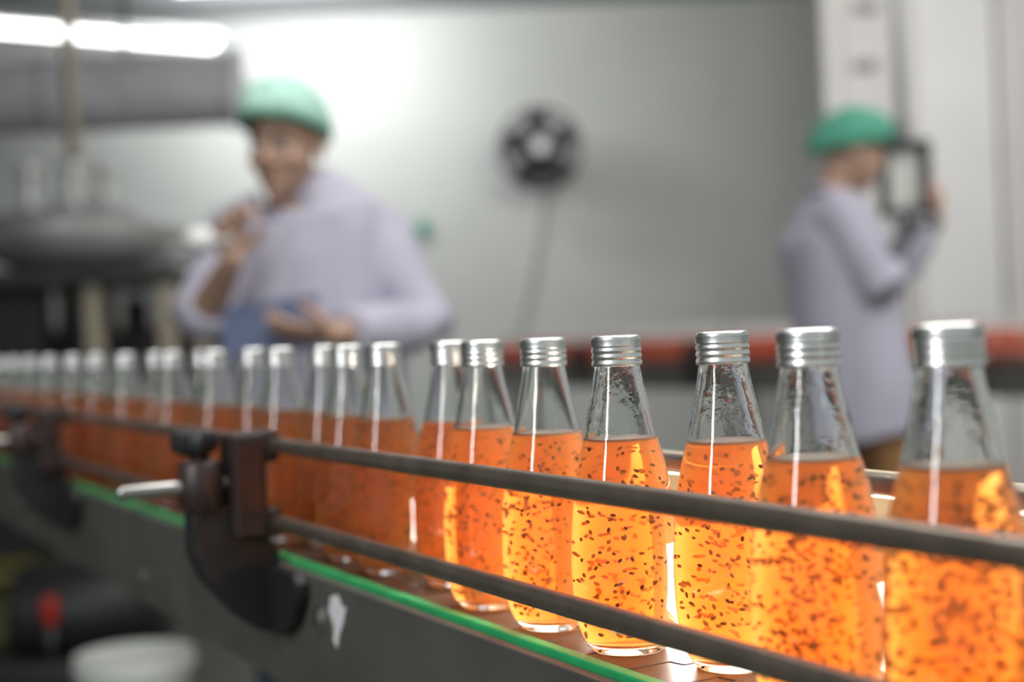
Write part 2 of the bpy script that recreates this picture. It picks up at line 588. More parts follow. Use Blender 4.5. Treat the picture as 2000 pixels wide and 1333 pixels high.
def rail_bracket(t, t_label=None):
    """black plastic bracket outside the side panel: lobe, flange, clamp, knob, rod"""
    bm = bmesh.new()
    lobe = [(0.0, -0.056), (0.0, 0.010), (-0.018, 0.030), (-0.030, 0.052), (-0.066, 0.056), (-0.075, 0.046), (-0.075, 0.012), (-0.066, -0.010), (-0.040, -0.042), (-0.022, -0.056), (-0.010, -0.060)]
    prism(bm, lobe, NV, (0, 0, 1), cv(0.3985, t, 0), UV * 0.028)
    fl = [(0.0, -0.002), (-0.060, -0.002), (-0.070, -0.010), (-0.069, -0.022), (-0.050, -0.044), (-0.02, -0.060), (0.03, -0.05), (0.03, -0.002)]
    prism(bm, fl, UV, (0, 0, 1), cv(0.3985, t, 0), -NV * 0.012)
    br = link_mesh('rail_bracket', bm, MBLACK, conv, smooth=False)
    b2 = br.modifiers.new('edge', 'BEVEL')
    b2.width = 0.003
    b2.segments = 2
    bm = bmesh.new()
    cbox(bm, 0.356, 0.3865, t - 0.012, t + 0.026, 0.022, 0.112, 0.005)
    cbox(bm, 0.380, 0.3985, t - 0.010, t + 0.024, 0.086, 0.113, 0.004)
    cbox(bm, 0.380, 0.3985, t - 0.010, t + 0.024, 0.0215, 0.047, 0.004)
    link_mesh('clamp_block', bm, MDBROWN, br, smooth=False)
    bm = bmesh.new()
    lathe(bm, [(0, 0.05), (0.017, 0.05), (0.019, 0.054), (0.019, 0.086), (0.016, 0.09), (0, 0.09)], 24, cv(0.335, t + 0.01, 0))
    lathe(bm, [(0, 0.088), (0.008, 0.088), (0.008, 0.10), (0, 0.10)], 16, cv(0.335, t + 0.01, 0))
    link_mesh('clamp_head', bm, MDBROWN, br, smooth='auto')
    bm = bmesh.new()
    c = cv(0.331, t + 0.01, 0)
    seg = 40
    rings = []
    for z, k in ((0.095, .55), (0.099, .93), (0.103, 1), (0.110, 1), (0.114, .92), (0.1155, .6)):
        rings.append([bm.verts.new(c + Vector((math.cos(a), math.sin(a), 0)) * (0.0175 + 0.0026 * math.cos(6 * a)) * k + Vector((0, 0, z))) for a in [2 * PI * j / seg for j in range(seg)]])
    for a, b in zip(rings, rings[1:]):
        for j in range(seg):
            bm.faces.new((a[j], a[(j + 1) % seg], b[(j + 1) % seg], b[j]))
    bm.faces.new(list(reversed(rings[0])))
    bm.faces.new(rings[-1])
    link_mesh('clamp_knob', bm, MBLACK, br, smooth='auto')
    bm = bmesh.new()
    tube(bm, [cv(0.266, t + 0.01, 0.069), cv(0.268, t + 0.01, 0.069), cv(0.357, t + 0.01, 0.069)], [0.0045, 0.006, 0.006], 16)
    link_mesh('rod', bm, MCHROME, br, smooth='auto')['label'] = 'bare steel adjusting rod'


rail_bracket(1.165)
rail_bracket(2.04)
# round bolt heads and a scrap of tape on the side panel
for x, t, dz in ((0, 1.656, -0.079), (0, 1.075, -0.036), (0, 2.5, -0.06)):
    bm = bmesh.new()
    rot = Matrix.Rotation(TH, 3, 'Z') @ Matrix.Rotation(-PI / 2, 3, 'Y')
    lathe(bm, [(0, 0), (0.011, 0), (0.011, 0.002), (0.007, 0.005), (0, 0.006)], 20, cv(0.3985, t, dz), rot=rot)
    link_mesh('bolt_head', bm, MCHROME, conv, smooth='auto')
bm = bmesh.new()
tp = [(0, 0.0), (0.012, 0.004), (0.02, -0.006), (0.028, -0.004), (0.020, -0.022), (0.012, -0.034), (0.008, -0.046), (0.002, -0.040), (0.004, -0.028), (-0.004, -0.014)]
prism(bm, [(-a * 1.15 + 0.013, b * 0.85 + 0.016) for a, b in tp], UV, (0, 0, 1), cv(0.3985, 1.036, -0.030), -NV * 0.0008)
link_mesh('tape_scrap', bm, MTAPE, conv, smooth=False)['label'] = 'torn scrap of white tape stuck on the side panel'

# inspection lamp behind the back rail
lamp = thing('inspection_lamp', 'cream light box glowing behind the bottles beyond the back rail', 'lamp', (0, 0, 0))
la, lb = 0.46, 0.97
bm = bmesh.new()
cbox(bm, 0.556, 0.60, la - 0.012, lb + 0.012, -0.02, 0.094, 0.003)
cbox(bm, 0.546, 0.557, la - 0.012, lb + 0.012, 0.054, 0.094, 0.002)
cbox(bm, 0.546, 0.557, la - 0.012, la, -0.02, 0.094, 0.002)
cbox(bm, 0.546, 0.557, la - 0.012, lb + 0.012, -0.02, -0.0105, 0.002)
cbox(bm, 0.546, 0.557, lb, lb + 0.012, -0.02, 0.094, 0.002)
link_mesh('housing', bm, MHOUSE, lamp, smooth=False)
bm = bmesh.new()
cbox(bm, 0.550, 0.5555, la + 0.001, lb - 0.001, -0.010, 0.053)
link_mesh('diffuser', bm, MDIFF, lamp, smooth=False)['label'] = 'glowing warm white diffuser'
for t in (0.56, 0.88):
    bm = bmesh.new()
    cbox(bm, 0.565, 0.59, t - 0.0125, t + 0.0125, -BELT, -0.019, 0.002)
    link_mesh('leg', bm, MPANEL, lamp, smooth=False)

# ------------------------------------------------------------------ bottles
key = [(0.0, 0.0205), (0.0015, 0.0222), (0.005, 0.0247), (0.012, 0.0272), (0.022, 0.0292), (0.035, 0.0303), (0.050, 0.0306), (0.065, 0.0301), (0.080, 0.0289), (0.095, 0.0270), (0.110, 0.0241), (0.123, 0.0211), (0.137, 0.0182), (0.150, 0.0157), (0.158, 0.0142), (0.164, 0.0132), (0.170, 0.0126), (0.179, 0.0122)]
outer = catmull([(r * (1.035 if 0.01 < z < 0.12 else 1.015 if z < 0.14 else 1.0), z) for z, r in key], 3)
OZ = np.array([q[1] for q in outer])
OR = np.array([q[0] for q in outer])


def r_out(z):
    return float(np.interp(z, OZ, OR))


WALL = 0.0022


def glass_mesh(level):
    bm = bmesh.new()
    pr = [(0, 0.0032), (0.012, 0.0026), (0.0175, 0.0006)] + [(r, z) for r, z in outer]
    pr += [(0.0112, 0.1796), (0.0100, 0.1786)]
    zi = [z for z in OZ[::-1] if level + 0.002 < z < 0.178] + [level]
    pr += [(r_out(z) - WALL, z) for z in zi]
    lathe(bm, pr, 72)
    me = bpy.data.meshes.new('glass')
    bm.to_mesh(me)
    bm.free()
    for p in me.polygons:
        p.use_smooth = True
    return me


def liquid_mesh(level):
    bm = bmesh.new()
    zs = [0.0055, 0.0065, 0.0085, 0.012] + [z for z in OZ if 0.014 < z < level - 0.002] + [level]
    rr = [r_out(z) - WALL for z in zs]
    rr[0] = rr[0] - 0.004
    rr[1] = rr[1] - 0.0012
    pr = [(0, 0.0055)] + list(zip(rr, zs))
    ns = len(pr)
    R = rr[-1]
    pr += [(R - 0.0005, level - 0.0007), (R - 0.0014, level - 0.0012), (R - 0.003, level - 0.0014), (0, level - 0.0014)]
    lathe(bm, pr, 72, mi=lambda i: 1 if i >= ns - 1 else 0)
    me = bpy.data.meshes.new('liquid')
    bm.to_mesh(me)
    bm.free()
    me.materials.append(ML)
    me.materials.append(MLT)
    for p in me.polygons:
        p.use_smooth = True
    return me


def seeds_mesh(level, count, seed, top_clear=0.006):
    rnd = random.Random(seed)
    ico = bmesh.new()
    bmesh.ops.create_icosphere(ico, subdivisions=2, radius=1.0)
    bv_ = np.array([v.co[:] for v in ico.verts])
    bf = [[v.index for v in f.verts] for f in ico.faces]
    ico.free()
    # seed shape: pointed at one end
    bv_[:, 0] *= 1.0
    k = 1 - 0.22 * np.clip(bv_[:, 0], 0, 1) ** 2
    bv_[:, 1] *= k
    bv_[:, 2] *= k
    V, Fc = [], []
    n = 0
    while n < count:
        z = rnd.uniform(0.009, level - top_clear)
        R = r_out(z) - WALL - 0.0028
        a = rnd.uniform(0, 2 * PI)
        r = R * math.sqrt(rnd.random())
        if z > level - 0.02 and rnd.random() < 0.45:
            continue
        q = Quaternion((rnd.gauss(0, 1), rnd.gauss(0, 1), rnd.gauss(0, 1), rnd.gauss(0, 1))).normalized().to_matrix()
        s = rnd.uniform(0.85, 1.15)
        P = (bv_ * np.array([0.00164, 0.00098, 0.00084]) * s) @ np.array(q).T + np.array([r * math.cos(a), r * math.sin(a), z])
        b = len(V)
        V.extend(map(tuple, P))
        Fc.extend([[i + b for i in f] for f in bf])
        n += 1
    me = bpy.data.meshes.new('seeds')
    me.from_pydata(V, [], Fc)
    me.materials.append(MSEED)
    for p in me.polygons:
        p.use_smooth = True
    return me


def cap_mesh():
    """roll-on aluminium cap: rounded top, knurled band, beads, tamper ring"""
    bm = bmesh.new()
    seg = 120
    z0 = 0.1640
    prof_ = [(0.0128, 0.0), (0.0144, 0.0002), (0.0147, 0.0012), (0.0146, 0.0028), (0.0140, 0.0034), (0.0140, 0.0040), (0.0146, 0.0048), (0.0147, 0.0060), (0.0141, 0.0070), (0.0141, 0.0076), (0.0146, 0.0085), (0.0147, 0.0096), (0.0142, 0.0104), (0.01405, 0.0110)]
    kn0 = len(prof_)
    prof_ += [(0.0143, 0.0113), (0.0145, 0.0120), (0.0145, 0.0150), (0.0143, 0.0158)]
    kn1 = len(prof_)
    prof_ += [(0.0139, 0.0168), (0.0130, 0.0176), (0.0118, 0.0179), (0.0108, 0.0178), (0.0, 0.0177)]
    rings = []
    for i, (r, z) in enumerate(prof_):
        if r == 0:
            rings.append([bm.verts.new((0, 0, z0 + z))])
            continue
        row = []
        for j in range(seg):
            rr = r
            if kn0 < i < kn1 - 1 and j % 2:
                rr -= 0.0006
            row.append(bm.verts.new((rr * math.cos(2 * PI * j / seg), rr * math.sin(2 * PI * j / seg), z0 + z)))
        rings.append(row)
    for a, b in zip(rings, rings[1:]):
        for j in range(seg):
            k = (j + 1) % seg
            if len(b) == 1:
                bm.faces.new((a[j], a[k], b[0]))
            else:
                bm.faces.new((a[j], a[k], b[k], b[j]))
    me = bpy.data.meshes.new('cap')
    bm.to_mesh(me)
    bm.free()
    me.materials.append(MALU)
    for p in me.polygons:
        p.use_smooth = True
    me.set_sharp_from_angle(angle=math.radians(60))
    return me


CAP = cap_mesh()
LEVELS = [0.1225, 0.1245, 0.1205]
GL = [glass_mesh(l) for l in LEVELS]
GLW = []
for g in GL:
    g.materials.append(MG)
    h = g.copy()
    h.materials[0] = MGW
    GLW.append(h)
LQ = [liquid_mesh(l) for l in LEVELS]
SD = {}


def seeds(li, count, seed, clear=0.006):
    k = (li, count, seed)
    if k not in SD:
        SD[k] = seeds_mesh(LEVELS[li], count, seed, clear)
    return SD[k]


# (x, y) on the chain, level index, seed count, wet neck, label
near = [
    (0.1776, 0.5803, 1, 420, True, 'biggest and nearest orange drink bottle, cut off by the right edge'),
    (0.1367, 0.6575, 0, 420, True, 'second orange drink bottle from the right, half covering its left neighbour'),
    (0.1140, 0.7727, 0, 330, True, 'third orange drink bottle from the right, neck fogged with droplets'),
    (0.0602, 0.8248, 0, 300, True, 'fourth orange drink bottle from the right, standing alone before a wide gap'),
    (0.0194, 0.8976, 0, 400, False, 'fifth orange drink bottle from the right, crowded with dark seeds'),
    (-0.0209, 0.9753, 0, 400, False, 'sixth orange drink bottle from the right, front one of a close pair'),
    (-0.0476, 1.0674, 0, 400, False, 'seventh orange drink bottle from the right, rear one of a close pair'),
    (-0.1033, 1.1370, 0, 260, False, 'eighth drink bottle from the right, first one dull orange without glow'),
    (-0.1417, 1.2149, 0, 260, False, 'ninth drink bottle from the right, red-orange, left of the dull orange one'),
    (-0.1732, 1.3080, 0, 260, False, 'tenth drink bottle from the right, red, half behind the ninth'),
]
far_px = [(548, .452), (492, .470), (451, .448), (395, .470), (354, .450), (303, .470), (275, .446), (235, .468), (215, .446), (186, .470), (158, .447), (137, .470), (112, .447), (94, .470), (74, .448), (58, .470), (40, .448), (26, .470), (8, .448), (-4, .470), (-18, .448), (-30, .470), (-42, .448), (-52, .470)]
labels_far = ['eleventh drink bottle from the right, red, front of the trio left of the tenth', 'twelfth drink bottle from the right, red and blurred, middle of a trio', 'thirteenth drink bottle from the right, red and blurred, last of a trio', 'fourteenth drink bottle from the right, just above the black clamp block', 'fifteenth drink bottle from the right, just above the black clamp knob']
rows = []
tt = math.tan(TH)
for i, (px, p) in enumerate(far_px):
    k = (px - 1000) / F
    Z = p / (math.cos(TH) * (k + tt))
    t = (Z - p * math.sin(TH)) / math.cos(TH)
    q = cv(p, t)
    x, y = q.x, q.y
    if True:                                # keep neighbours at least a bottle apart
        for _ in range(40):
            dd = min(math.hypot(x - a, y - b) for a, b in rows[-3:] + [(-0.1732, 1.3080)])
            if dd > 0.0662:
                break
            t += 0.004
            q = cv(p, t)
            x, y = q.x, q.y
    rows.append((x, y))
    lab = labels_far[i] if i < len(labels_far) else 'blurred red drink bottle in the packed file at the far left of the chain'
    near.append((x, y, 0, 200, False, lab))


def make_bottle(x, y, li, nseed, wet, label, group, seed):
    r = thing('drink_bottle', label, 'bottle', (x, y, BELT + 0.0001), (seed * 1.7) % 6.28, group)
    g = link_data('glass', (GLW if wet else GL)[li], r)
    link_data('liquid', LQ[li], r)
    s = link_data('seeds', seeds(li, nseed, seed if seed < 7 else seed % 3), r)
    s['kind'] = 'stuff'
    link_data('cap', CAP, r)
    return r


for i, (x, y, li, ns, wet, lab) in enumerate(near):
    make_bottle(x, y, li, ns, wet, lab, 'drink bottles on the near conveyor' if i < 15 else 'blurred drink bottles at the far left', i)

# ------------------------------------------------------------------ the second line, far behind
PC = 4.30
conv2 = thing('far_conveyor', 'far grey conveyor carrying red bottles along the back wall', 'conveyor', (0, 0, 0))
F0, F1 = 3.1, 8.2
for (a, b) in ((PC - 0.06, PC - 0.05), (PC + 0.05, PC + 0.06)):
    bm = bmesh.new()
    cbox(bm, a, b, F0, F1, -0.14, -0.003, 0.002)
    link_mesh('side_panel', bm, MPANEL, conv2, smooth=False)
bm = bmesh.new()
cbox(bm, PC - 0.049, PC + 0.049, F0, F1, -0.03, 0)
link_mesh('chain', bm, MSLAT, conv2, smooth=False)
for z in (0.035, 0.1):
    bm = bmesh.new()
    tube(bm, [cv(PC - 0.055, F0, z), cv(PC - 0.055, F1, z)], 0.006, 8)
    link_mesh('guide_rail', bm, MRAIL, conv2)
for px in (1130, 1352, 1862):
    k = (px - 1000) / F
    Z = (PC - .07) / (math.cos(TH) * (k + tt))
    t = (Z - (PC - .07) * math.sin(TH)) / math.cos(TH)
    bm = bmesh.new()
    cbox(bm, PC - 0.085, PC - 0.05, t - 0.05, t + 0.05, -0.11, 0.115, 0.008)
    cbox(bm, PC - 0.12, PC - 0.06, t - 0.03, t + 0.03, -0.02, 0.06, 0.008)
    link_mesh('rail_bracket', bm, MBLACK, conv2, smooth=False)
for t in (3.4, 5.6, 7.9):
    bm = bmesh.new()
    for p in (PC - 0.055, PC + 0.055):
        cbox(bm, p - 0.02, p + 0.02, t - 0.02, t + 0.02, -BELT, -0.1)
    cbox(bm, PC - 0.05, PC + 0.05, t - 0.015, t + 0.015, -0.5, -0.46)
    link_mesh('leg', bm, MPANEL, conv2, smooth=False)
bm = bmesh.new()
pr = [(0, 0.0)] + [(r, z) for r, z in outer[::3] if z < 0.124] + [(r_out(0.124), 0.124)]
nb = len(pr)
pr += [(r_out(z), z) for z in (0.137, 0.15, 0.1635)]
nn = len(pr)
pr += [(0.0145, 0.1640), (0.0147, 0.170), (0.0140, 0.171), (0.0146, 0.173), (0.0145, 0.180), (0.0125, 0.182), (0, 0.182)]
lathe(bm, pr, 20, mi=lambda i: 0 if i < nb - 1 else (1 if i < nn - 1 else 2))
fb = link_mesh('drink_bottle', bm, [MREDDRINK, MFARGLASS, MALU], None, smooth=True)
tag(fb, 'blurred red drink bottle in the file on the far conveyor', 'bottle', 'red bottles on the far conveyor')
nfar = 0
t = F0 + 0.1
rn = random.Random(3)
while t < F1 - 0.05:
    o = fb if nfar == 0 else fb.copy()
    if nfar:
        C.objects.link(o)
    o.location = cv(PC + rn.uniform(-0.015, 0.015), t, 0.0001)
    nfar += 1
    t += rn.uniform(0.066, 0.082)


# ------------------------------------------------------------------ wall fan
fc = at(1055, 290, 9.25)
fan = thing('wall_fan', 'round black wall fan with pale hub on the grey wall', 'fan', fc)
bm = bmesh.new()
for r, y in ((0.265, -0.02), (0.255, -0.07), (0.20, -0.095), (0.14, -0.105), (0.265, 0.05)):
    ps = [(r * math.cos(a), y, r * math.sin(a)) for a in [2 * PI * k / 40 for k in range(41)]]
    tube(bm, ps, 0.008 if r > 0.25 else 0.004, 6, cap=False)
for k in range(36):
    a = 2 * PI * k / 36
    tube(bm, [(0.07 * math.cos(a), -0.11, 0.07 * math.sin(a)), (0.2 * math.cos(a), -0.095, 0.2 * math.sin(a)), (0.262 * math.cos(a), -0.03, 0.262 * math.sin(a)), (0.255 * math.cos(a), 0.05, 0.255 * math.sin(a))], 0.0028, 5)
link_mesh('cage', bm, MFAN, fan)
for k in range(5):
    bm = bmesh.new()
    a0 = 2 * PI * k / 5 + 0.3
    grid = []
    for i in range(6):
        r = 0.05 + 0.19 * i / 5
        half = 0.28 + 0.16 * math.sin(PI * i / 5)
        row = []
        for j in range(5):
            s = j / 4 * 2 - 1
            a = a0 + s * half + 0.12 * i / 5
            row.append(bm.verts.new((r * math.cos(a), -0.01 + 0.03 * s, r * math.sin(a))))
        grid.append(row)
    for i in range(5):
        for j in range(4):
            bm.faces.new((grid[i][j], grid[i][j + 1], grid[i + 1][j + 1], grid[i + 1][j]))
    bmesh.ops.solidify(bm, geom=bm.faces[:], thickness=0.004)
    link_mesh('blade', bm, MFANG, fan)
bm = bmesh.new()
rotx = Matrix.Rotation(PI / 2, 3, 'X')
lathe(bm, [(0, -0.02), (0.055, -0.02), (0.055, 0.02), (0, 0.02)], 24, rot=rotx)
link_mesh('hub', bm, MFANG, fan, smooth='auto')
bm = bmesh.new()
lathe(bm, [(0, 0.1), (0.048, 0.1), (0.052, 0.106), (0.046, 0.114), (0, 0.118)], 24, rot=rotx)
link_mesh('badge', bm, MWHITE, fan, smooth='auto')['label'] = 'pale round badge on the cage'
bm = bmesh.new()
lathe(bm, [(0, -0.16), (0.06, -0.16), (0.08, -0.12), (0.08, -0.04), (0.05, -0.02), (0, -0.02)], 24, rot=rotx)
box(bm, (0, 0.25, -0.05), (0.05, 0.21, 0.05))
box(bm, (0, WY - fc.y - 0.012, -0.06), (0.14, 0.022, 0.2), bev=0.004)
link_mesh('motor', bm, MFAN, fan, smooth='auto')
bm = bmesh.new()
cp = [(0.02, 0.3, -0.16), (0.03, 0.325, -0.35), (-0.02, 0.33, -0.6), (-0.08, 0.335, -0.9), (-0.16, 0.335, -1.15), (-0.2, 0.335, -1.25)]
tube(bm, cp, 0.008, 8)
link_mesh('cord', bm, MFANG, fan)

sw = at(826, 446, 9.55)
bm = bmesh.new()
box(bm, (sw.x, WY - 0.03, sw.z), (0.08, 0.06, 0.11), bev=0.008)
tag(link_mesh('wall_switch', bm, MTEAL, None, smooth=False), 'small teal switch box on the grey wall beside the worker', 'switch')


# ------------------------------------------------------------------ overhead: lights, duct, pipe
def ceiling_light(a, b, label, drop):
    a, b = Vector(a), Vector(b)
    mid = (a + b) / 2
    d = (b - a)
    ang = math.atan2(d.y, d.x)
    L_ = d.length
    r = thing('ceiling_light', label, 'light', mid, ang, 'fluorescent ceiling lights')
    bm = bmesh.new()
    prism(bm, [(-0.11, 0.02), (0.11, 0.02), (0.045, 0.085), (-0.045, 0.085)], (0, 1, 0), (0, 0, 1), (-L_ / 2, 0, 0), (L_, 0, 0))
    link_mesh('housing', bm, MWHITE, r, smooth=False)
    for s in (-0.045, 0.045):
        bm = bmesh.new()
        tube(bm, [(-L_ / 2 + 0.02, s, 0), (L_ / 2 - 0.02, s, 0)], 0.018, 14)
        link_mesh('tube', bm, MTUBE, r)
    for s in (-0.4, 0.4):
        bm = bmesh.new()
        tube(bm, [(L_ * s, 0, 0.08), (L_ * s, 0, drop)], 0.006, 8)
        link_mesh('hanger', bm, MFANG, r)
    return r


pa, pb = at(-40, 52, 8.3), at(425, 92, 9.1)
pb.z = pa.z
ceiling_light(pa, pb, 'long white fluorescent light glowing at the upper left', 3.15 - pa.z)
ceiling_light((-1.9, 8.3, 3.06), (-0.6, 8.3, 3.06), 'white fluorescent light close to the back wall above the capped worker', 0.089)

dl, dr = at(-60, 190, 8.0), at(470, 200, 8.0)
duct = thing('ventilation_duct', 'fat galvanised duct running below the ceiling at the upper left', 'duct', (0, 0, 0))
zc = 2.40
bm = bmesh.new()
tube(bm, [(-6.9, 8.0, zc), (-1.46, 8.0, zc)], 0.21, 36)
link_mesh('pipe', bm, MDUCT, duct, smooth='auto')
for x in (-1.48, -2.5, -3.4, -4.4):
    bm = bmesh.new()
    rt_ = Matrix.Rotation(PI / 2, 3, 'Y')
    lathe(bm, [(0.205, -0.02), (0.232, -0.02), (0.232, 0.02), (0.205, 0.02)], 36, (x, 8.0, zc), rot=rt_)
    link_mesh('flange', bm, MDUCT, duct, smooth='auto')
for x in (-2.1, -3.9):
    bm = bmesh.new()
    box(bm, (x, 8.0, (zc + 0.2 + 3.15) / 2), (0.03, 0.006, 3.15 - zc - 0.2))
    link_mesh('hanger', bm, MDSTEEL, duct, smooth=False)

# ------------------------------------------------------------------ filling machine at the left
Mx = at(150, 500, 6.0)
fm = thing('filling_machine', 'stainless filling machine with round hopper and dark base at the left', 'machine', (Mx.x, 6.0, 0))


def mz(py, px=150, Y=6.0):
    return at(px, py, Y).z


zd = mz(540)
bm = bmesh.new()
box(bm, (-0.25, 0, zd - 0.02), (1.5, 0.8, 0.07), bev=0.01)
link_mesh('deck', bm, MDSTEEL, fm, smooth=False)
bm = bmesh.new()
lathe(bm, [(0, zd + 0.015), (0.22, zd + 0.015), (0.36, zd + 0.08), (0.40, zd + 0.15), (0.40, zd + 0.20), (0.38, zd + 0.205), (0, zd + 0.205)], 40)
link_mesh('hopper', bm, MSTEEL, fm, smooth='auto')
bm = bmesh.new()
lathe(bm, [(0, zd + 0.206), (0.37, zd + 0.206), (0.33, zd + 0.25), (0.2, zd + 0.29), (0.06, zd + 0.30), (0.06, zd + 0.33), (0, zd + 0.33)], 40)
link_mesh('lid', bm, MSTEEL, fm, smooth='auto')
for (x, y) in ((0.06, -0.22), (0.17, -0.1), (-0.12, -0.2)):
    bm = bmesh.new()
    lathe(bm, [(0, zd + 0.22), (0.035, zd + 0.22), (0.035, zd + 0.40), (0.05, zd + 0.41), (0.05, zd + 0.45), (0, zd + 0.46)], 16, (x, y, 0))
    link_mesh('valve', bm, MSTEEL, fm, smooth='auto')
bm = bmesh.new()
tube(bm, [(0, 0.02, zd + 0.3), (0, 0.02, 3.15)], 0.03, 14)
link_mesh('riser_pipe', bm, MBEIGE, fm)
bm = bmesh.new()
box(bm, (-0.5, 0.05, (zd - 0.05) / 2 + 0.06), (0.85, 0.6, zd - 0.17), bev=0.01)
link_mesh('cabinet', bm, MBLACK, fm, smooth=False)
for (x, y) in ((0.16, -0.33), (0.45, -0.33), (0.45, 0.33), (-0.95, -0.33), (-0.95, 0.33)):
    bm = bmesh.new()
    box(bm, (x, y, (zd - 0.05) / 2), (0.06, 0.06, zd - 0.05), bev=0.004)
    link_mesh('leg', bm, MBEIGE, fm, smooth=False)
bm = bmesh.new()
box(bm, (0.3, 0.05, 0.62), (0.68, 0.6, 0.03), bev=0.004)
box(bm, (0.3, 0.35, 0.9), (0.68, 0.02, 0.55))
link_mesh('shelf', bm, MDSTEEL, fm, smooth=False)
for k in range(4):
    bm = bmesh.new()
    x = -0.02 + 0.13 * k
    lathe(bm, [(0, zd - 0.06), (0.02, zd - 0.06), (0.02, zd - 0.2), (0.008, zd - 0.24), (0, zd - 0.24)][::-1], 12, (x, -0.25, 0))
    link_mesh('nozzle', bm, MSTEEL, fm, smooth='auto')
# tall stainless rack right of the machine, behind the worker
rk = thing('pipe_rack', 'grey stainless rack of pipes between the machine and the worker', 'rack', (at(330, 500, 6.9).x, 6.9, 0))
for x in (-0.3, 0.3):
    for y in (-0.2, 0.2):
        bm = bmesh.new()
        box(bm, (x, y, 0.78), (0.05, 0.05, 1.56), bev=0.004)
        link_mesh('post', bm, MSTEEL, rk, smooth=False)
for z in (0.5, 1.0, 1.4):
    bm = bmesh.new()
    box(bm, (0, 0, z), (0.64, 0.44, 0.03), bev=0.004)
    link_mesh('shelf', bm, MSTEEL, rk, smooth=False)
for z, y in ((1.2, -0.1), (1.5, 0.05)):
    bm = bmesh.new()
    tube(bm, [(-0.34, y, z), (0.34, y, z)], 0.04, 14)
    link_mesh('pipe', bm, MSTEEL, rk)

# ------------------------------------------------------------------ floor things at lower left
bc = at(262, 1275, 3.3)
bk = thing('bucket', 'white plastic bucket on the dark floor below the conveyor', 'bucket', (bc.x, 3.3, 0))
hb = bc.z
bm = bmesh.new()
lathe(bm, [(0, 0.0), (0.105, 0.0), (0.11, 0.006), (0.13, hb - 0.04), (0.137, hb - 0.04), (0.139, hb - 0.02), (0.133, hb - 0.018), (0.135, hb), (0.128, hb), (0.104, 0.012), (0, 0.012)], 40)
link_mesh('body', bm, MBUCKET, bk, smooth='auto')
bm = bmesh.new()
tube(bm, [(0.137 * math.cos(a), -0.02 - 0.12 * math.sin(a), hb - 0.045 - 0.07 * math.sin(a)) for a in [PI * k / 16 for k in range(17)]], 0.003, 8)
link_mesh('handle', bm, MCHROME, bk)
pc = at(150, 1250, 3.75)
pu = thing('pump_unit', 'black floor pump with a red valve handle under the conveyor', 'pump', (pc.x, 3.75, 0))
bm = bmesh.new()
box(bm, (0.02, 0, 0.09), (0.5, 0.3, 0.16), bev=0.015)
lathe(bm, [(0, -0.2), (0.12, -0.2), (0.13, -0.17), (0.13, 0.14), (0.10, 0.18), (0, 0.18)], 28, (0.06, 0, 0.27), rot=Matrix.Rotation(PI / 2, 3, 'Y'))
link_mesh('body', bm, MBLACK, pu, smooth='auto')
rz = at(98, 1195, 3.62)
bm = bmesh.new()
tube(bm, [(rz.x - pc.x, -0.13, 0.15), (rz.x - pc.x, -0.13, rz.z - 0.03)], 0.015, 10)
link_mesh('valve_stem', bm, MDSTEEL, pu)
bm = bmesh.new()
lathe(bm, [(0, -0.035), (0.016, -0.035), (0.023, -0.012), (0.023, 0.025), (0.018, 0.036), (0, 0.038)], 20, (rz.x - pc.x, -0.13, rz.z))
link_mesh('valve_handle', bm, MRED, pu, smooth='auto')['label'] = 'red valve handle'
oc = at(-15, 1150, 4.1)
bm = bmesh.new()
lathe(bm, [(0, 0), (0.19, 0), (0.2, 0.01), (0.2, 0.16), (0.207, 0.17), (0.2, 0.18), (0.2, 0.32), (0.207, 0.33), (0.2, 0.34), (0.2, oc.z), (0.19, oc.z + 0.01), (0, oc.z + 0.005)], 32)
tag(link_mesh('drum', bm, MOLIVE, None, smooth='auto', loc=(oc.x, 4.1, 0)), 'olive drum standing on the floor at the lower left edge', 'drum')


# ------------------------------------------------------------------ people
def rot_to(facing, tilt=0.0):
    """head frame: local x right of viewer when facing -Y, y back, z up"""
    f = Vector(facing).normalized()
    back = -f
    z = Vector((0, 0, 1))
    x = back.cross(z).normalized()
    z = x.cross(back).normalized()
    R = Matrix((x, back, z)).transposed()
    return R @ Matrix.Rotation(tilt, 3, 'Y')


def add_head(bm, c, R, s=1.0):
    def E(p, r):
        ellipsoid(bm, c + R @ (Vector(p) * s), Vector(r) * s, R)
    E((0, 0.012, 0.030), (0.076, 0.094, 0.088))
    E((0, -0.018, -0.03), (0.066, 0.068, 0.078))
    E((0, -0.040, -0.070), (0.048, 0.046, 0.040))
    E((0, -0.066, -0.098), (0.024, 0.020, 0.017))
    for x in (-1, 1):
        E((x * 0.030, -0.074, 0.022), (0.026, 0.014, 0.009))
        E((x * 0.036, -0.060, -0.028), (0.026, 0.022, 0.026))
        E((x * 0.078, 0.012, -0.008), (0.009, 0.019, 0.031))
        E((x * 0.013, -0.092, -0.030), (0.010, 0.011, 0.008))
    E((0, -0.082, -0.060), (0.025, 0.011, 0.0065))
    E((0, -0.079, -0.073), (0.021, 0.011, 0.0065))
    tube(bm, [c + R @ (Vector(p) * s) for p in ((0, -0.072, 0.024), (0, -0.090, 0.002), (0, -0.104, -0.022), (0, -0.096, -0.034))], [0.009 * s, 0.010 * s, 0.0125 * s, 0.008 * s], 10)


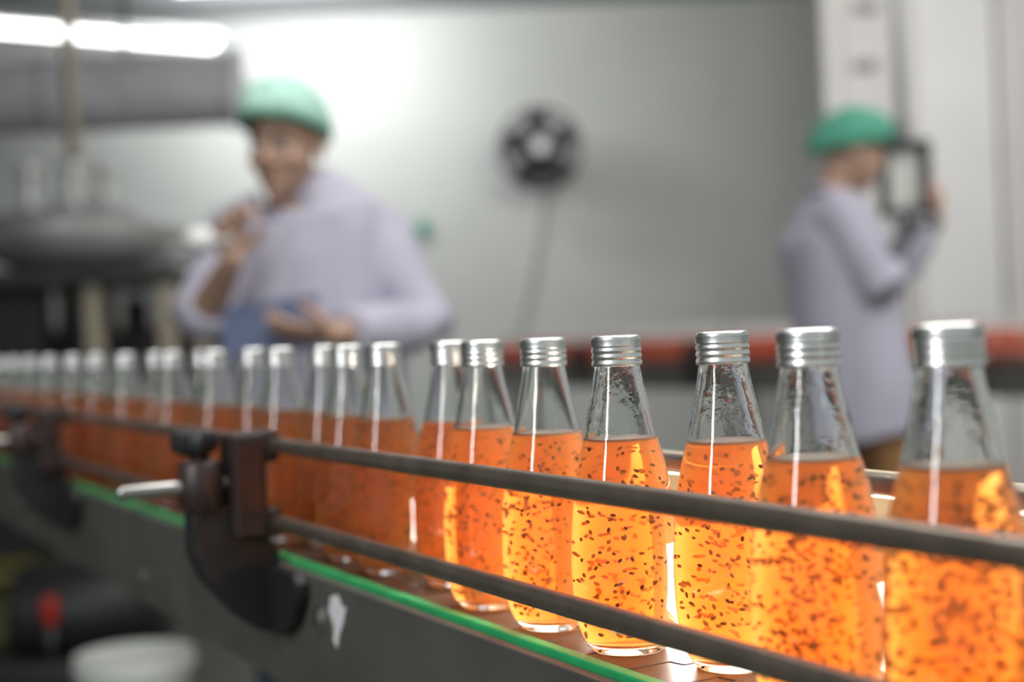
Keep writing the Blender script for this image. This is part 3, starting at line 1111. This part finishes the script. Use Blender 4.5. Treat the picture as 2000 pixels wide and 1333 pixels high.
def face_parts(root, c, R, s=1.0):
    for x in (-1, 1):
        bm = bmesh.new()
        ellipsoid(bm, c + R @ Vector((x * 0.030, -0.0735, 0.002)) * s, Vector((0.0145, 0.009, 0.0075)) * s, R, 16, 10)
        e = link_mesh('eye', bm, MEYE, root)
        bm = bmesh.new()
        ellipsoid(bm, c + R @ Vector((x * 0.030, -0.0800, -0.0005)) * s, Vector((0.006, 0.0035, 0.006)) * s, R, 12, 8)
        link_mesh('iris', bm, MDARKHAIR, e)
        bm = bmesh.new()
        tube(bm, [c + R @ (Vector((x * a, b, z)) * s) for a, b, z in ((0.012, -0.088, 0.024), (0.030, -0.089, 0.030), (0.048, -0.079, 0.024))], [(0.003, 0.004), (0.004, 0.005), (0.002, 0.003)], 8)
        link_mesh('eyebrow', bm, MDARKHAIR, root)


def hand(bm, wrist, d, nrm, curl, side, s=1.0, spread=0.0):
    """palm and five fingers; d along the hand, nrm out of the palm (fingers curl towards it), side +1/-1 thumb side"""
    d = Vector(d).normalized()
    nrm = Vector(nrm)
    nrm = (nrm - d * nrm.dot(d)).normalized()
    x = d.cross(nrm).normalized() * side          # towards the thumb
    w0 = Vector(wrist)
    # palm
    tube(bm, [w0 - d * 0.02 * s, w0 + d * 0.012 * s, w0 + d * 0.045 * s, w0 + d * 0.085 * s, w0 + d * 0.095 * s],
         [(0.024 * s, 0.019 * s), (0.030 * s, 0.018 * s), (0.040 * s, 0.016 * s), (0.041 * s, 0.013 * s), (0.036 * s, 0.010 * s)], 16, xref=x)
    lens = [0.072, 0.080, 0.074, 0.058]
    for i in range(4):
        off = (0.030 - 0.020 * i) * s
        base = w0 + x * off + d * (0.080 - (0.006 if i in (0, 3) else 0) - (0.006 if i == 3 else 0)) * s
        dd = (d + x * (spread * (1.5 - i))).normalized()
        pts = [base - dd * 0.01 * s, base]
        ang = curl * 0.55
        cur = base
        for q, fr in ((0.45, 1.0), (0.30, 1.0), (0.25, 0.7)):
            v = dd * math.cos(ang) + nrm * math.sin(ang)
            cur = cur + v * lens[i] * q * s
            pts.append(cur)
            ang += curl * fr
        tube(bm, pts, [0.0092 * s, 0.0092 * s, 0.0086 * s, 0.0078 * s, 0.0064 * s], 10, round_ends=True)
    tb = w0 + d * 0.022 * s + x * 0.026 * s
    td = (d * 0.62 + x * 0.62 + nrm * 0.45).normalized()
    te = (d * 0.85 + x * 0.12 + nrm * 0.5).normalized()
    tube(bm, [tb - td * 0.012 * s, tb + td * 0.022 * s, tb + td * 0.042 * s, tb + td * 0.042 * s + te * 0.028 * s], [0.015 * s, 0.0125 * s, 0.0105 * s, 0.008 * s], 10, round_ends=True)


def hairnet(root, c, R, s, m, size=(0.098, 0.118, 0.100), off=(0, 0.018, 0.048), slope=0.10, cut=-0.02):
    bm = bmesh.new()
    nu, nv = 56, 16
    rings = []
    rn_ = random.Random(5)
    ph = [rn_.uniform(0, 6.28) for _ in range(6)]
    for j in range(nv + 1):
        v = j / nv
        row = []
        for i in range(nu):
            a = 2 * PI * i / nu
            zlow = cut + slope * (-math.sin(a)) * 0.5        # rim: high at the brow, low at the nape
            th = v * PI / 2
            pleat = 1 + 0.022 * math.sin(14 * a + ph[0]) * math.cos(th) + 0.02 * math.sin(5 * a + ph[1] + 4 * v)
            rim = 0.90 if j == 0 else (0.97 if j == 1 else 1.0)
            rr = math.cos(th) ** 0.75
            x = size[0] * rr * math.cos(a) * pleat * rim
            y = size[1] * rr * math.sin(a) * pleat * rim
            z = zlow * (1 - v) + size[2] * math.sin(th)
            row.append(bm.verts.new(c + R @ ((Vector((x, y, z)) + Vector(off)) * s)))
        rings.append(row)
    for a_, b_ in zip(rings, rings[1:]):
        for i in range(nu):
            k = (i + 1) % nu
            bm.faces.new((a_[i], a_[k], b_[k], b_[i]))
    bm.faces.new(rings[-1])
    cap_ = link_mesh('hair_net', bm, m, root)
    bm = bmesh.new()
    pts = [v_ for v_ in []]
    for i in range(nu + 1):
        a = 2 * PI * i / nu
        zlow = cut + slope * (-math.sin(a)) * 0.5
        pts.append(c + R @ ((Vector((size[0] * 0.91 * math.cos(a), size[1] * 0.91 * math.sin(a), zlow + 0.002)) + Vector(off)) * s))
    tube(bm, pts, (0.006 * s), 8, cap=False)
    link_mesh('elastic_band', bm, MCAPD, cap_)
    return cap_


def leg_pts(hip, knee, ankle):
    return [hip, (hip + knee) / 2, knee, knee + (ankle - knee) * 0.3, ankle]


def person(name, root_loc, label, P, trousers_m, cap_m):
    """P: joints in world coordinates; the body is one fused mesh, clothes are children"""
    root = thing(name, label, 'person', root_loc)
    o = Vector(root_loc)
    J = {k: (Vector(v) - o) for k, v in P['j'].items()}
    hc, R, s = J['head'], P['R'], P['hs']
    fwd = Vector(P['fwd']).normalized()          # chest direction
    side = Vector((-fwd.y, fwd.x, 0))            # person's left
    bm = bmesh.new()
    add_head(bm, hc, R, s)
    tube(bm, [J['chest'], J['neck'] - Vector((0, 0, 0.03)), J['neck'] + (hc - J['neck']) * 0.25, hc + R @ Vector((0, 0.02, -0.04)) * s], [0.075, 0.062, 0.052, 0.055], 16)
    tube(bm, [J['pelvis'] + Vector((0, 0, -0.08)), J['pelvis'] + Vector((0, 0, 0.05)), (J['pelvis'] + J['chest']) / 2, J['chest'], J['chest'] + Vector((0, 0, 0.10)), J['neck'] - Vector((0, 0, 0.03))],
         [(0.12, 0.085), (0.14, 0.10), (0.125, 0.09), (0.15, 0.10), (0.14, 0.085), (0.07, 0.06)], 20, xref=side)
    for sd in ('l', 'r'):
        sh, el, wr_ = J['shoulder_' + sd], J['elbow_' + sd], J['wrist_' + sd]
        tube(bm, [J['chest'] * 0.5 + sh * 0.5 + Vector((0, 0, 0.04)), sh, (sh * 0.6 + el * 0.4), el], [0.055, 0.052, 0.043, 0.036], 14)
        tube(bm, [el - (wr_ - el) * 0.05, el + (wr_ - el) * 0.3, el + (wr_ - el) * 0.75, wr_ + (wr_ - el).normalized() * 0.01], [0.036, 0.040, 0.030, 0.0245], 14, round_ends=True)
        hd = P['hand_' + sd]
        hand(bm, wr_, hd['d'], hd['n'], hd['curl'], hd['side'], P.get('hands', 0.95), hd.get('spread', 0.04))
        hp = J['pelvis'] + side * (0.085 if sd == 'l' else -0.085) + Vector((0, 0, -0.05))
        kn, an = J['knee_' + sd], J['ankle_' + sd]
        tube(bm, leg_pts(hp, kn, an), [0.078, 0.07, 0.05, 0.052, 0.034], 14)
        tube(bm, [an - fwd * 0.03 + Vector((0, 0, -0.03)), an + fwd * 0.05 + Vector((0, 0, -0.045)), an + fwd * 0.13 + Vector((0, 0, -0.055))], [(0.032, 0.03), (0.038, 0.026), (0.034, 0.016)], 12, round_ends=True)
    body = fuse(bm, 0.0034, 3, 'body')
    body.materials.append(MSKIN)
    if P.get('glove'):
        body.materials.append(MGLOVE)
        wv = J['wrist_' + P['glove']]
        ev = J['elbow_' + P['glove']]
        ax = (wv - ev)
        for p in body.polygons:
            c_ = p.center
            if (c_ - wv).length < 0.24 and (c_ - ev).dot(ax) / ax.length_squared > 0.25 and (c_ - hc).length > 0.2:
                p.material_index = 1
    link_data('body', body, root)
    face_parts(root, hc, R, s)
    hairnet(root, hc, R, s, cap_m, **P.get('cap', {}))
    # coat
    bm = bmesh.new()
    hem = P['hem']
    pe, chs = J['pelvis'], J['chest']
    rows_ = [(Vector((pe.x, pe.y, hem)) + Vector(P.get('hem_off', (0, 0, 0))), P['w_hem']),
             (Vector((pe.x, pe.y, (hem + pe.z) / 2)) + Vector(P.get('hem_off', (0, 0, 0))) * 0.5, P['w_mid']),
             (pe, P['w_pel']), ((pe + chs) / 2, P['w_waist']), (chs, P['w_chest']),
             (chs + Vector((0, 0, 0.09)), P.get('w_up', (P['w_chest'][0] * 0.98, P['w_chest'][1] * 0.92))),
             ((chs + Vector((0, 0, 0.13))) * 0.5 + J['neck'] * 0.5 + Vector((0, 0, -0.01)), (0.115, 0.085)),
             (J['neck'] + Vector((0, 0, -0.012)), (0.066, 0.066))]
    tube(bm, [r[0] for r in rows_], [r[1] for r in rows_], 28, xref=side)
    for sd in ('l', 'r'):
        sh, el, wr_ = J['shoulder_' + sd], J['elbow_' + sd], J['wrist_' + sd]
        cuff = el + (wr_ - el) * P['cuff_' + sd]
        inner = chs * 0.45 + sh * 0.55 + Vector((0, 0, 0.045))
        tube(bm, [inner, sh, sh * 0.55 + el * 0.45, el + (el - cuff).normalized() * 0.012, el * 0.75 + cuff * 0.25, cuff], [0.075, 0.072, 0.068, 0.066, 0.064, 0.056], 18)
    coat = fuse(bm, 0.006, 5, 'coat')
    coat.materials.append(MCOAT)
    # soft folds
    rn_ = random.Random(11)
    ks = [(Vector((rn_.gauss(0, 1), rn_.gauss(0, 1), rn_.gauss(0, 0.35))) * 24, rn_.uniform(0, 6.28)) for _ in range(7)]
    nvt = len(coat.vertices)
    co = np.empty(nvt * 3)
    coat.vertices.foreach_get('co', co)
    co = co.reshape(-1, 3)
    nr = np.empty(nvt * 3, dtype=np.float32)
    coat.vertex_normals.foreach_get('vector', nr)
    nr = nr.reshape(-1, 3)
    d_ = sum(np.sin(co @ np.array(k) + p_) for k, p_ in ks) / 7
    d_[co[:, 2] > J['neck'].z - 0.05] = 0
    coat.vertices.foreach_set('co', (co + nr * (d_ * 0.013)[:, None]).ravel())
    coat.update()
    link_data('coat', coat, root)
    bm = bmesh.new()
    nk = J['neck']
    tube(bm, [nk + Vector((math.cos(a) * 0.066, math.sin(a) * 0.066, -0.012 - 0.02 * (Vector((math.cos(a), math.sin(a), 0)).dot(fwd)))) for a in [2 * PI * k / 28 for k in range(29)]], (0.012), 10, cap=False)
    link_mesh('collar', bm, MCOAT, root)
    # trousers and boots
    bm = bmesh.new()
    for sd, sg in (('l', 1), ('r', -1)):
        hp = J['pelvis'] + side * 0.085 * sg + Vector((0, 0, -0.02))
        kn, an = J['knee_' + sd], J['ankle_' + sd] + Vector((0, 0, 0.02))
        tube(bm, leg_pts(hp, kn, an), [0.10, 0.092, 0.072, 0.07, 0.06], 16)
    tr = fuse(bm, 0.008, 4, 'trousers')
    tr.materials.append(trousers_m)
    link_data('trousers', tr, root)
    for sd in ('l', 'r'):
        an = J['ankle_' + sd]
        bm = bmesh.new()
        g0 = Vector((an.x, an.y, 0))
        tube(bm, [an + Vector((0, 0, 0.06)), an, g0 + Vector((0, 0, 0.045))], [0.048, 0.046, 0.045], 14)
        tube(bm, [g0 - fwd * 0.045 + Vector((0, 0, 0.034)), g0 + fwd * 0.05 + Vector((0, 0, 0.036)), g0 + fwd * 0.14 + Vector((0, 0, 0.030)), g0 + fwd * 0.17 + Vector((0, 0, 0.027))], [(0.036, 0.034), (0.044, 0.036), (0.044, 0.030), (0.03, 0.022)], 14, round_ends=True)
        me = fuse(bm, 0.006, 3, 'boot')
        me.materials.append(MSHOE)
        link_data('boot', me, root)
    return root


# worker at the left, facing the camera
Y1 = 3.2
head1 = at(557, 282, Y1 - 0.05)
n1 = at(572, 397, Y1)
ch1 = at(600, 500, Y1 + 0.01)
pe1 = at(615, 700, Y1 + 0.02)
R1 = rot_to((-0.30, -1, -0.22), math.radians(3))
wr1r = at(452, 512, Y1 - 0.24)
wr1l = at(662, 652, Y1 - 0.31)
g1 = Vector((pe1.x, Y1 + 0.03, 0))
P1 = dict(
    j=dict(head=head1, neck=n1, chest=ch1, pelvis=pe1,
           shoulder_r=at(462, 452, Y1), elbow_r=at(392, 628, Y1 - 0.10), wrist_r=wr1r,
           shoulder_l=at(735, 455, Y1 + 0.02), elbow_l=at(828, 640, Y1 - 0.04), wrist_l=wr1l,
           knee_l=g1 + Vector((0.10, -0.02, 0.42)), knee_r=g1 + Vector((-0.10, -0.02, 0.42)), ankle_l=g1 + Vector((0.11, 0.03, 0.085)), ankle_r=g1 + Vector((-0.11, 0.03, 0.085))),
    R=R1, hs=1.0, fwd=(-0.12, -1, 0),
    hand_r=dict(d=(0.05, -0.15, 1), n=(0.75, -0.6, 0.1), curl=0.95, side=1), hand_l=dict(d=(-1, -0.02, 0.05), n=(0.05, 0.5, 0.8), curl=0.35, side=-1),
    hem=0.52, w_hem=(0.235, 0.17), w_mid=(0.215, 0.155), w_pel=(0.205, 0.145), w_waist=(0.185, 0.13), w_chest=(0.185, 0.125), cuff_l=0.92, cuff_r=0.28,
    cap=dict(size=(0.101, 0.120, 0.112), off=(0, 0.010, 0.036), slope=0.09, cut=-0.008), hands=1.0)
w1 = person('person', (g1.x, g1.y, 0), 'person in lilac coat and light green hair net writing notes, facing the camera', P1, MTROUSD, MCAP)

# clipboard held by the left worker: blue board, paper, clip
cbk = thing('clipboard', 'slate blue clipboard held at the waist of the worker facing us', 'clipboard', at(528, 640, Y1 - 0.27))
Rcb = (Matrix.Rotation(math.radians(-6), 3, 'Y') @ Matrix.Rotation(math.radians(-42), 3, 'X'))
bm = bmesh.new()
box(bm, (0, 0, 0), (0.20, 0.006, 0.15), Rcb, 0.002)
link_mesh('board', bm, MBLUE, cbk, smooth=False)
bm = bmesh.new()
box(bm, Rcb @ Vector((0, 0.0042, -0.01)), (0.17, 0.002, 0.12), Rcb)
link_mesh('paper', bm, MPAPER, cbk, smooth=False)
bm = bmesh.new()
box(bm, Rcb @ Vector((0, 0.007, 0.062)), (0.08, 0.008, 0.018), Rcb, 0.002)
link_mesh('clip', bm, MCHROME, cbk, smooth=False)
# small empty glass the worker lifts
gp = at(400, 470, Y1 - 0.27)
hv = at(447, 470, Y1 - 0.27)
gl = thing('sample_bottle', 'small sample bottle lifted in the raised hand of the worker', 'bottle', gp)
axv = (gp - hv).normalized()
Rg = Vector((0, 0, 1)).rotation_difference(axv).to_matrix()
bm = bmesh.new()
lathe(bm, [(0, -0.06), (0.010, -0.06), (0.012, -0.056), (0.012, -0.03), (0.012, -0.018), (0, -0.018)], 24, rot=Rg)
link_mesh('bottle_body', bm, MFARGLASS, gl, smooth='auto')
bm = bmesh.new()  # white lid shape, put in for the blurred highlight on the glass
lathe(bm, [(0, -0.018), (0.024, -0.018), (0.028, -0.01), (0.028, 0.026), (0.022, 0.034), (0, 0.035)], 24, rot=Rg)
link_mesh('lid', bm, MWHITE, gl, smooth='auto')['label'] = 'white end shape standing in for a bright highlight'

# worker at the right, in profile
Y2 = 4.5
head2 = at(1668, 298, Y2)
n2 = at(1622, 372, Y2)
ch2 = at(1628, 470, Y2)
pe2 = at(1655, 665, Y2)
R2 = rot_to((1.0, 0.10, -0.38), 0)
g2 = Vector((pe2.x + 0.05, Y2, 0))
P2 = dict(
    j=dict(head=head2, neck=n2, chest=ch2, pelvis=pe2,
           shoulder_r=at(1640, 425, Y2 - 0.15), elbow_r=at(1722, 560, Y2 - 0.19), wrist_r=at(1760, 470, Y2 + 0.02),
           shoulder_l=at(1640, 425, Y2 + 0.16), elbow_l=at(1740, 540, Y2 + 0.18), wrist_l=at(1826, 436, Y2 + 0.19),
           knee_l=g2 + Vector((0.06, 0.09, 0.45)), knee_r=g2 + Vector((0.08, -0.09, 0.45)), ankle_l=g2 + Vector((0.02, 0.10, 0.085)), ankle_r=g2 + Vector((0.04, -0.10, 0.085))),
    R=R2, hs=1.0, fwd=(1, 0.15, 0), glove='r',
    hand_r=dict(d=(0.55, 0.1, 0.75), n=(-0.2, 0.9, 0.1), curl=0.45, side=1), hand_l=dict(d=(0.2, 0.05, 1), n=(-0.6, 0.5, 0.0), curl=0.4, side=-1),
    hem=at(1715, 845, Y2).z, hem_off=(0.06, 0, 0), w_hem=(0.215, 0.205), w_mid=(0.21, 0.19), w_pel=(0.20, 0.175), w_waist=(0.19, 0.165), w_chest=(0.19, 0.165), w_up=(0.17, 0.105), cuff_l=0.8, cuff_r=0.35,
    cap=dict(size=(0.102, 0.130, 0.112), off=(0, 0.022, 0.034), slope=0.12, cut=-0.022), hands=0.95)
w2 = person('person', (g2.x, g2.y, 0), 'person in lilac coat and deep green hair net, in profile at the right', P2, MTROUS, MCAPD)

# pendant control panel the right worker is using
YP = 4.80
k0 = at(1765, 350, YP)
pp = thing('control_panel', 'dark framed control panel with pale face hanging before the right worker', 'control panel', (k0.x, YP, k0.z))
ww, hh = 0.165, 0.25
bm = bmesh.new()
for (cx, cz, sx, sz) in ((0, hh / 2 - 0.012, ww, 0.024), (0, -hh / 2 + 0.012, ww, 0.024), (-ww / 2 + 0.011, 0, 0.022, hh), (ww / 2 - 0.016, 0, 0.032, hh)):
    box(bm, (cx, -0.025, cz), (sx, 0.05, sz), bev=0.003)
box(bm, (0, 0.012, 0), (ww, 0.03, hh), bev=0.003)
link_mesh('frame', bm, MBLACK, pp, smooth=False)
bm = bmesh.new()
box(bm, (-0.004, -0.008, 0), (ww - 0.05, 0.012, hh - 0.046))
link_mesh('face', bm, MSCREEN, pp, smooth=False)['label'] = 'pale face plate inside the dark frame'
bm = bmesh.new()
lathe(bm, [(0, hh / 2), (0.03, hh / 2), (0.03, hh / 2 + 0.05), (0.022, hh / 2 + 0.09), (0, hh / 2 + 0.09)], 20)
link_mesh('coupling', bm, MFANG, pp, smooth='auto')
bm = bmesh.new()
tube(bm, [(0, 0, hh / 2 + 0.08), (0, 0, 3.15 - k0.z)], 0.019, 16)
link_mesh('pole', bm, MPALE2, pp)
